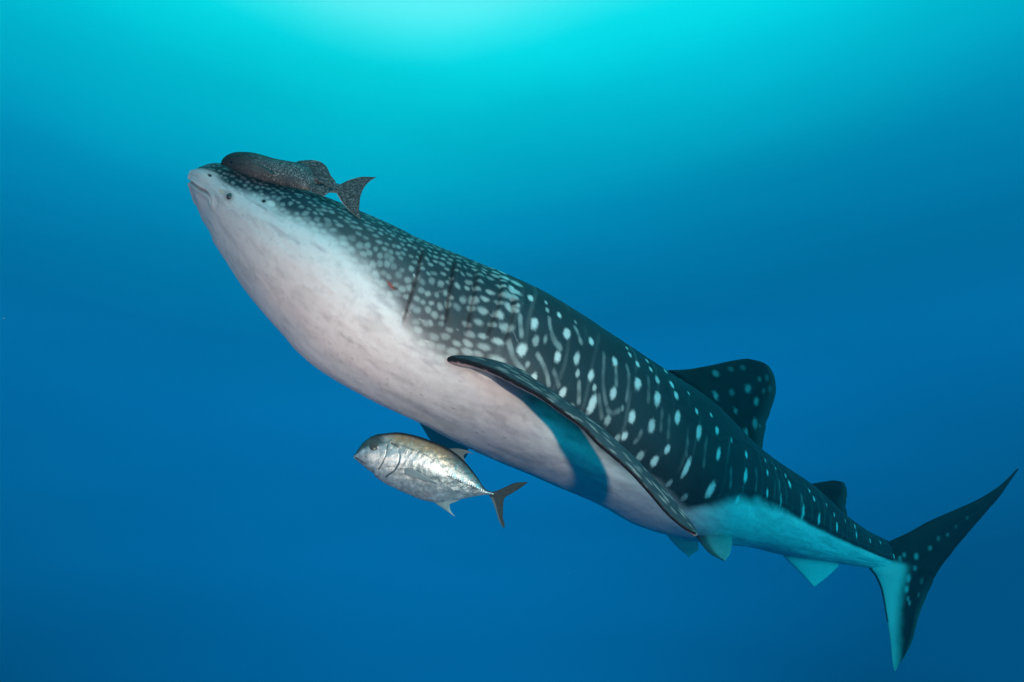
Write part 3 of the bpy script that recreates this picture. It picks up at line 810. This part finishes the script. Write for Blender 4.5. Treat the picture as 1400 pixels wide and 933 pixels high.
relief = -.0024 * np.exp(-(dop / 1.0) ** 2) - .0014 * np.exp(-(d2_ / .9) ** 2) + .0016 * np.exp(-(dsc / 1.2) ** 2) * (.6 + .4 * np.sin(fx * 2.1)) + .0009 * (cell - .5) * sstep(545, 555, fx) + .0022 * (vnoise(fx / 5, fy / 5, 77) - .5)
FB.pts = FB.pts + FB.nr * relief[..., None] * (np.abs(np.sin(FB.phi)) ** .5)[None, :, None]
FB.index(1)
c = np.clip(c, .01, .95)
trev = thing('silver_trevally', FB.c[FB.n // 2], 'silver trevally with a golden back, swimming just beneath the whale shark\'s belly', 'fish')
FB.build('body', MAT_SILVER, trev, c)
i, j = FB.at(511.5, 611.5)
ep, en = FB.pts[i, j], unit(FB.nr[i, j] * .3 + FB.v[i])
eo = ball('eye', ep - en * .004, en, .0225, .36, MAT_IRIS_DARK, trev)
ball('iris', ep - en * .0010, en, .0158, .34, MAT_IRIS, eo)
ball('pupil', ep + en * .0032, en, .0086, .28, MAT_PUPIL, eo)
plt = (FB.c[FB.n // 2], unit(FB.v[FB.n // 2]))
def paint_tf(base, tip, seed):
    def f(k, c, s, x, y):
        ray = .8 + .4 * vnoise(c * 26, k * 3, seed)
        q = np.broadcast_to(np.array(base), x.shape + (3,)) * ray[..., None]
        return lerp(q, np.array(tip), sstep(.6, 1, k) * .7)
    return f
fin('dorsal_fin', [(598, 618), (611, 613.8), (625, 613.2), (638, 616), (648, 621)], [(641, 648), (637, 634), (634, 624), (640, 619.5), (649, 621.5)], MAT_SILVERFIN, trev,
    paint_tf((.17, .21, .22), (.36, .42, .42), 81), plt, thick=.05, tmin=.003)
fin('anal_fin', [(588, 676), (593, 685.5), (608, 697), (622, 706.5)], [(640, 677), (625, 685.5), (614.5, 691), (616, 698), (622.5, 706.8)], MAT_SILVERFIN, trev,
    paint_tf((.36, .42, .42), (.75, .8, .8), 82), plt, thick=.04, tmin=.003)
def paint_tc(k, c, s, x, y):
    q = np.broadcast_to(np.array([.05, .065, .065]), x.shape + (3,)) * (.75 + .5 * vnoise(k * 60, c * 4, 83))[..., None]
    return lerp(q, np.array([.34, .38, .38]), .7 * (y > 680) * sstep(.35, .08, c))
fin('caudal_fin', [(721.5, 659), (706, 660), (691, 666), (679, 671.2), (668, 675), (673, 685), (677.5, 697), (683, 714), (688, 722)],
    [(722, 659.5), (715, 665), (702, 673.6), (689.5, 682), (688, 691), (687.6, 706), (690, 719), (689, 722.5)], MAT_SILVERFIN, trev, paint_tc, plt, thick=.05, tmin=.003, K=120)
dpf = FB.depth(551, 642)
fin('pectoral_fin', [(548, 639, dpf + .01), (562, 641, dpf - .006), (578, 649, dpf - .008), (598, 661, dpf - .008)], [(549, 645, dpf + .01), (556, 650, dpf - .004), (574, 656, dpf - .007), (599, 662, dpf - .008)],
    MAT_SILVERFIN, trev, paint_tf((.42, .46, .46), (.40, .44, .44), 84), thick=.05, tmin=.003)

# ================================================================== SPECKLED REMORA ON THE HEAD
RM = [((303, 223.6), (303.5, 225.6)), ((309, 217.5), (308, 228)), ((317, 212), (315, 231.5)), ((328, 208.6), (325, 235)), ((343, 209), (339, 240)), ((358, 212.4), (354, 245)), ((375, 217), (370, 250)),
      ((392, 220), (387, 254)), ((409, 223), (404, 257.5)), ((425, 229), (420, 261)), ((440, 238), (435, 263.5)), ((452, 246.5), (448, 263.5)), ((460, 250.5), (457, 264)), ((468, 252.5), (465, 266))]
# it lies against the upper near side of the head: distance from the skin it touches
surf = np.array([bd(b[0] + 4, b[1] + 5) for a, b in RM])
rd = smooth1(surf, 6) - .012
asp_r = [1.5, 1.2, 1.1, 1.0, .95, .9, .85, .8, .75, .7, .62, .55, .45, .3]
RB = Body([a for a, b in RM], [b for a, b in RM], rd, asp_r, [0] * len(RM), 420, 160, .006, n_top=2.0, n_bot=2.1, sm=4)
RB.index(1)
pxm, pym = proj(RB.c)[:2]
hgt = np.einsum('imk,ik->im', RB.pts - RB.c[:, None], RB.u)
q_ = proj(RB.c + RB.u * .01); uax = np.stack([q_[0] - pxm, q_[1] - pym], -1) / .01
fx = pxm[:, None] + uax[:, :1] * hgt; fy = pym[:, None] + uax[:, 1:] * hgt
relh = np.cos(RB.phi)[None] + 0 * fx
def rem_col(fx, fy, relh):
    base = np.broadcast_to(np.array([.085, .078, .076]), fx.shape + (3,))
    base = lerp(base, np.array([.026, .028, .028]), 1 - sstep(318, 372, fx + 18 * relh * -1))
    n = vnoise(fx * 1.25, fy * 1.1, 91) * .6 + vnoise(fx * 2.6, fy * 2.4, 92) * .4
    sp = sstep(.56, .74, n) * sstep(.28, .55, fbm(fx / 14, fy / 14, 93) + .15) * sstep(322, 385, fx)
    base = lerp(base, np.array([.44, .42, .40]), sp * .68)
    dk = sstep(.6, .8, vnoise(fx * 1.1, fy * 1.0, 95)); base = base * (1 - .45 * dk)[..., None]
    base = lerp(base, np.array([.018, .022, .022]), sstep(.55, .95, relh) * (1 - .5 * sstep(395, 420, fx)))
    base = lerp(base, np.array([.40, .38, .34]), .5 * sstep(-.6, -.95, relh) * sstep(400, 425, fx))
    return base
rem = thing('remora', RB.c[RB.n // 2], 'dark brown speckled remora with forked tail riding on top of the whale shark\'s head', 'fish')
RB.build('body', MAT_REM, rem, np.clip(rem_col(fx, fy, relh), .005, .9))
plr = (RB.c[RB.n // 2], unit(RB.v[RB.n // 2]))
def paint_rf(k, c, s, x, y):
    q = rem_col(x, y, 0 * x)
    ray = vnoise(c * 30, k * 4, 96)
    q = q * (.8 + .4 * ray)[..., None]
    return lerp(q, np.array([.55, .56, .53]), .75 * sstep(.93, 1.0, k))
fin('dorsal_fin', [(404, 233), (405, 222), (414, 219.6), (426, 219)], [(455, 258), (459, 250), (452, 239.5), (446.5, 228), (438, 221)], MAT_REMFIN, rem, paint_rf, plr, thick=.06, tmin=.003)
def paint_rt(k, c, s, x, y):
    q = rem_col(x, y, 0 * x) * (.8 + .4 * vnoise(k * 60, c * 4, 97))[..., None]
    return lerp(q, np.array([.62, .64, .60]), .85 * sstep(.06, .015, c) * sstep(.06, .2, np.abs(k - .46)))
fin('caudal_fin', [(513.5, 242.6), (497, 241.8), (481, 245), (468, 250.8), (458, 257), (461, 265.5), (468.6, 278.4), (479, 289), (493, 300)],
    [(514, 243), (505, 248.6), (496.6, 259), (492.2, 272), (491.2, 287), (494, 300.6)], MAT_REMFIN, rem, paint_rt, plr, thick=.05, tmin=.003, K=120)
fin('anal_fin', [(418, 252), (424, 261), (434, 266), (442, 268.5)], [(450, 255), (450, 263), (447, 265.5), (443, 269)], MAT_REMFIN, rem, paint_rf, plr, thick=.05, tmin=.003)
dpr = RB.depth(345, 228)
fin('pectoral_fin', [(338, 222, dpr + .012), (350, 224, dpr - .006), (362, 230, dpr - .010), (374, 238, dpr - .010)], [(338, 230, dpr + .012), (346, 234, dpr - .005), (358, 238, dpr - .009), (373, 240, dpr - .010)],
    MAT_REM, rem, lambda k, c, s, x, y: np.broadcast_to(np.array([.10, .085, .078]), x.shape + (3,)) * (.7 + .6 * vnoise(c * 20, k * 3, 98))[..., None], thick=.06, tmin=.003)
i, j = RB.at(316, 222)
ball('eye', RB.pts[i, j] - RB.nr[i, j] * .004, RB.nr[i, j], .0075, .8, MAT_PUPIL, rem)

# ================================================================== drifting specks
pts = []; fcs = []
for a in range(170):
    d = 1.0 + 5.0 * r_.random(); ctr = P(-150 + 1700 * r_.random(), -100 + 1150 * r_.random(), d)
    s = (.0006 + .0011 * r_.random() ** 3) * (d / 2.2)
    o = np.array([(1, 0, 0), (-1, 0, 0), (0, 1, 0), (0, -1, 0), (0, 0, 1), (0, 0, -1)]) * s * (.6 + .8 * np.random.default_rng(a).random((6, 1)))
    b = len(pts) * 6
    pts.append(ctr + o)
    fcs += [(b + i, b + j, b + k) for i, j, k in ((0, 2, 4), (2, 1, 4), (1, 3, 4), (3, 0, 4), (2, 0, 5), (1, 2, 5), (3, 1, 5), (0, 3, 5))]
plk = mesh_obj('plankton', np.concatenate(pts), np.array(fcs), plain('plankton_skin', (.45, .5, .48), .6), None)
plk['kind'] = 'stuff'; plk['label'] = 'tiny pale specks drifting in the blue water'

# ================================================================== the water itself between things
hz = bpy.data.materials.new('sea_water_volume'); hz.use_nodes = True
t = hz.node_tree; t.nodes.clear()
pv = N(t, 'ShaderNodeVolumePrincipled')
DENS = .24
pv.inputs['Density'].default_value = DENS
pv.inputs['Color'].default_value = (.004, .042, .058, 1)          # little scattering
pv.inputs['Absorption Color'].default_value = (.05, .80, .88, 1)  # water takes the red first
pv.inputs['Anisotropy'].default_value = .75
o = N(t, 'ShaderNodeOutputMaterial'); L(t, pv.outputs[0], o.inputs['Volume'])
x0, x1, y0, y1, z0, z1 = -3.6, 4.6, -.6, 6.4, -2.6, 3.6
v = [(x, y, z) for x in (x0, x1) for y in (y0, y1) for z in (z0, z1)]
f = np.array([(0, 1, 3, 2), (4, 6, 7, 5), (0, 4, 5, 1), (2, 3, 7, 6), (0, 2, 6, 4), (1, 5, 7, 3)])
haze = mesh_obj('haze', v, f, hz, None, smooth=False)
haze['kind'] = 'stuff'; haze['label'] = 'clear blue sea water filling the whole scene'
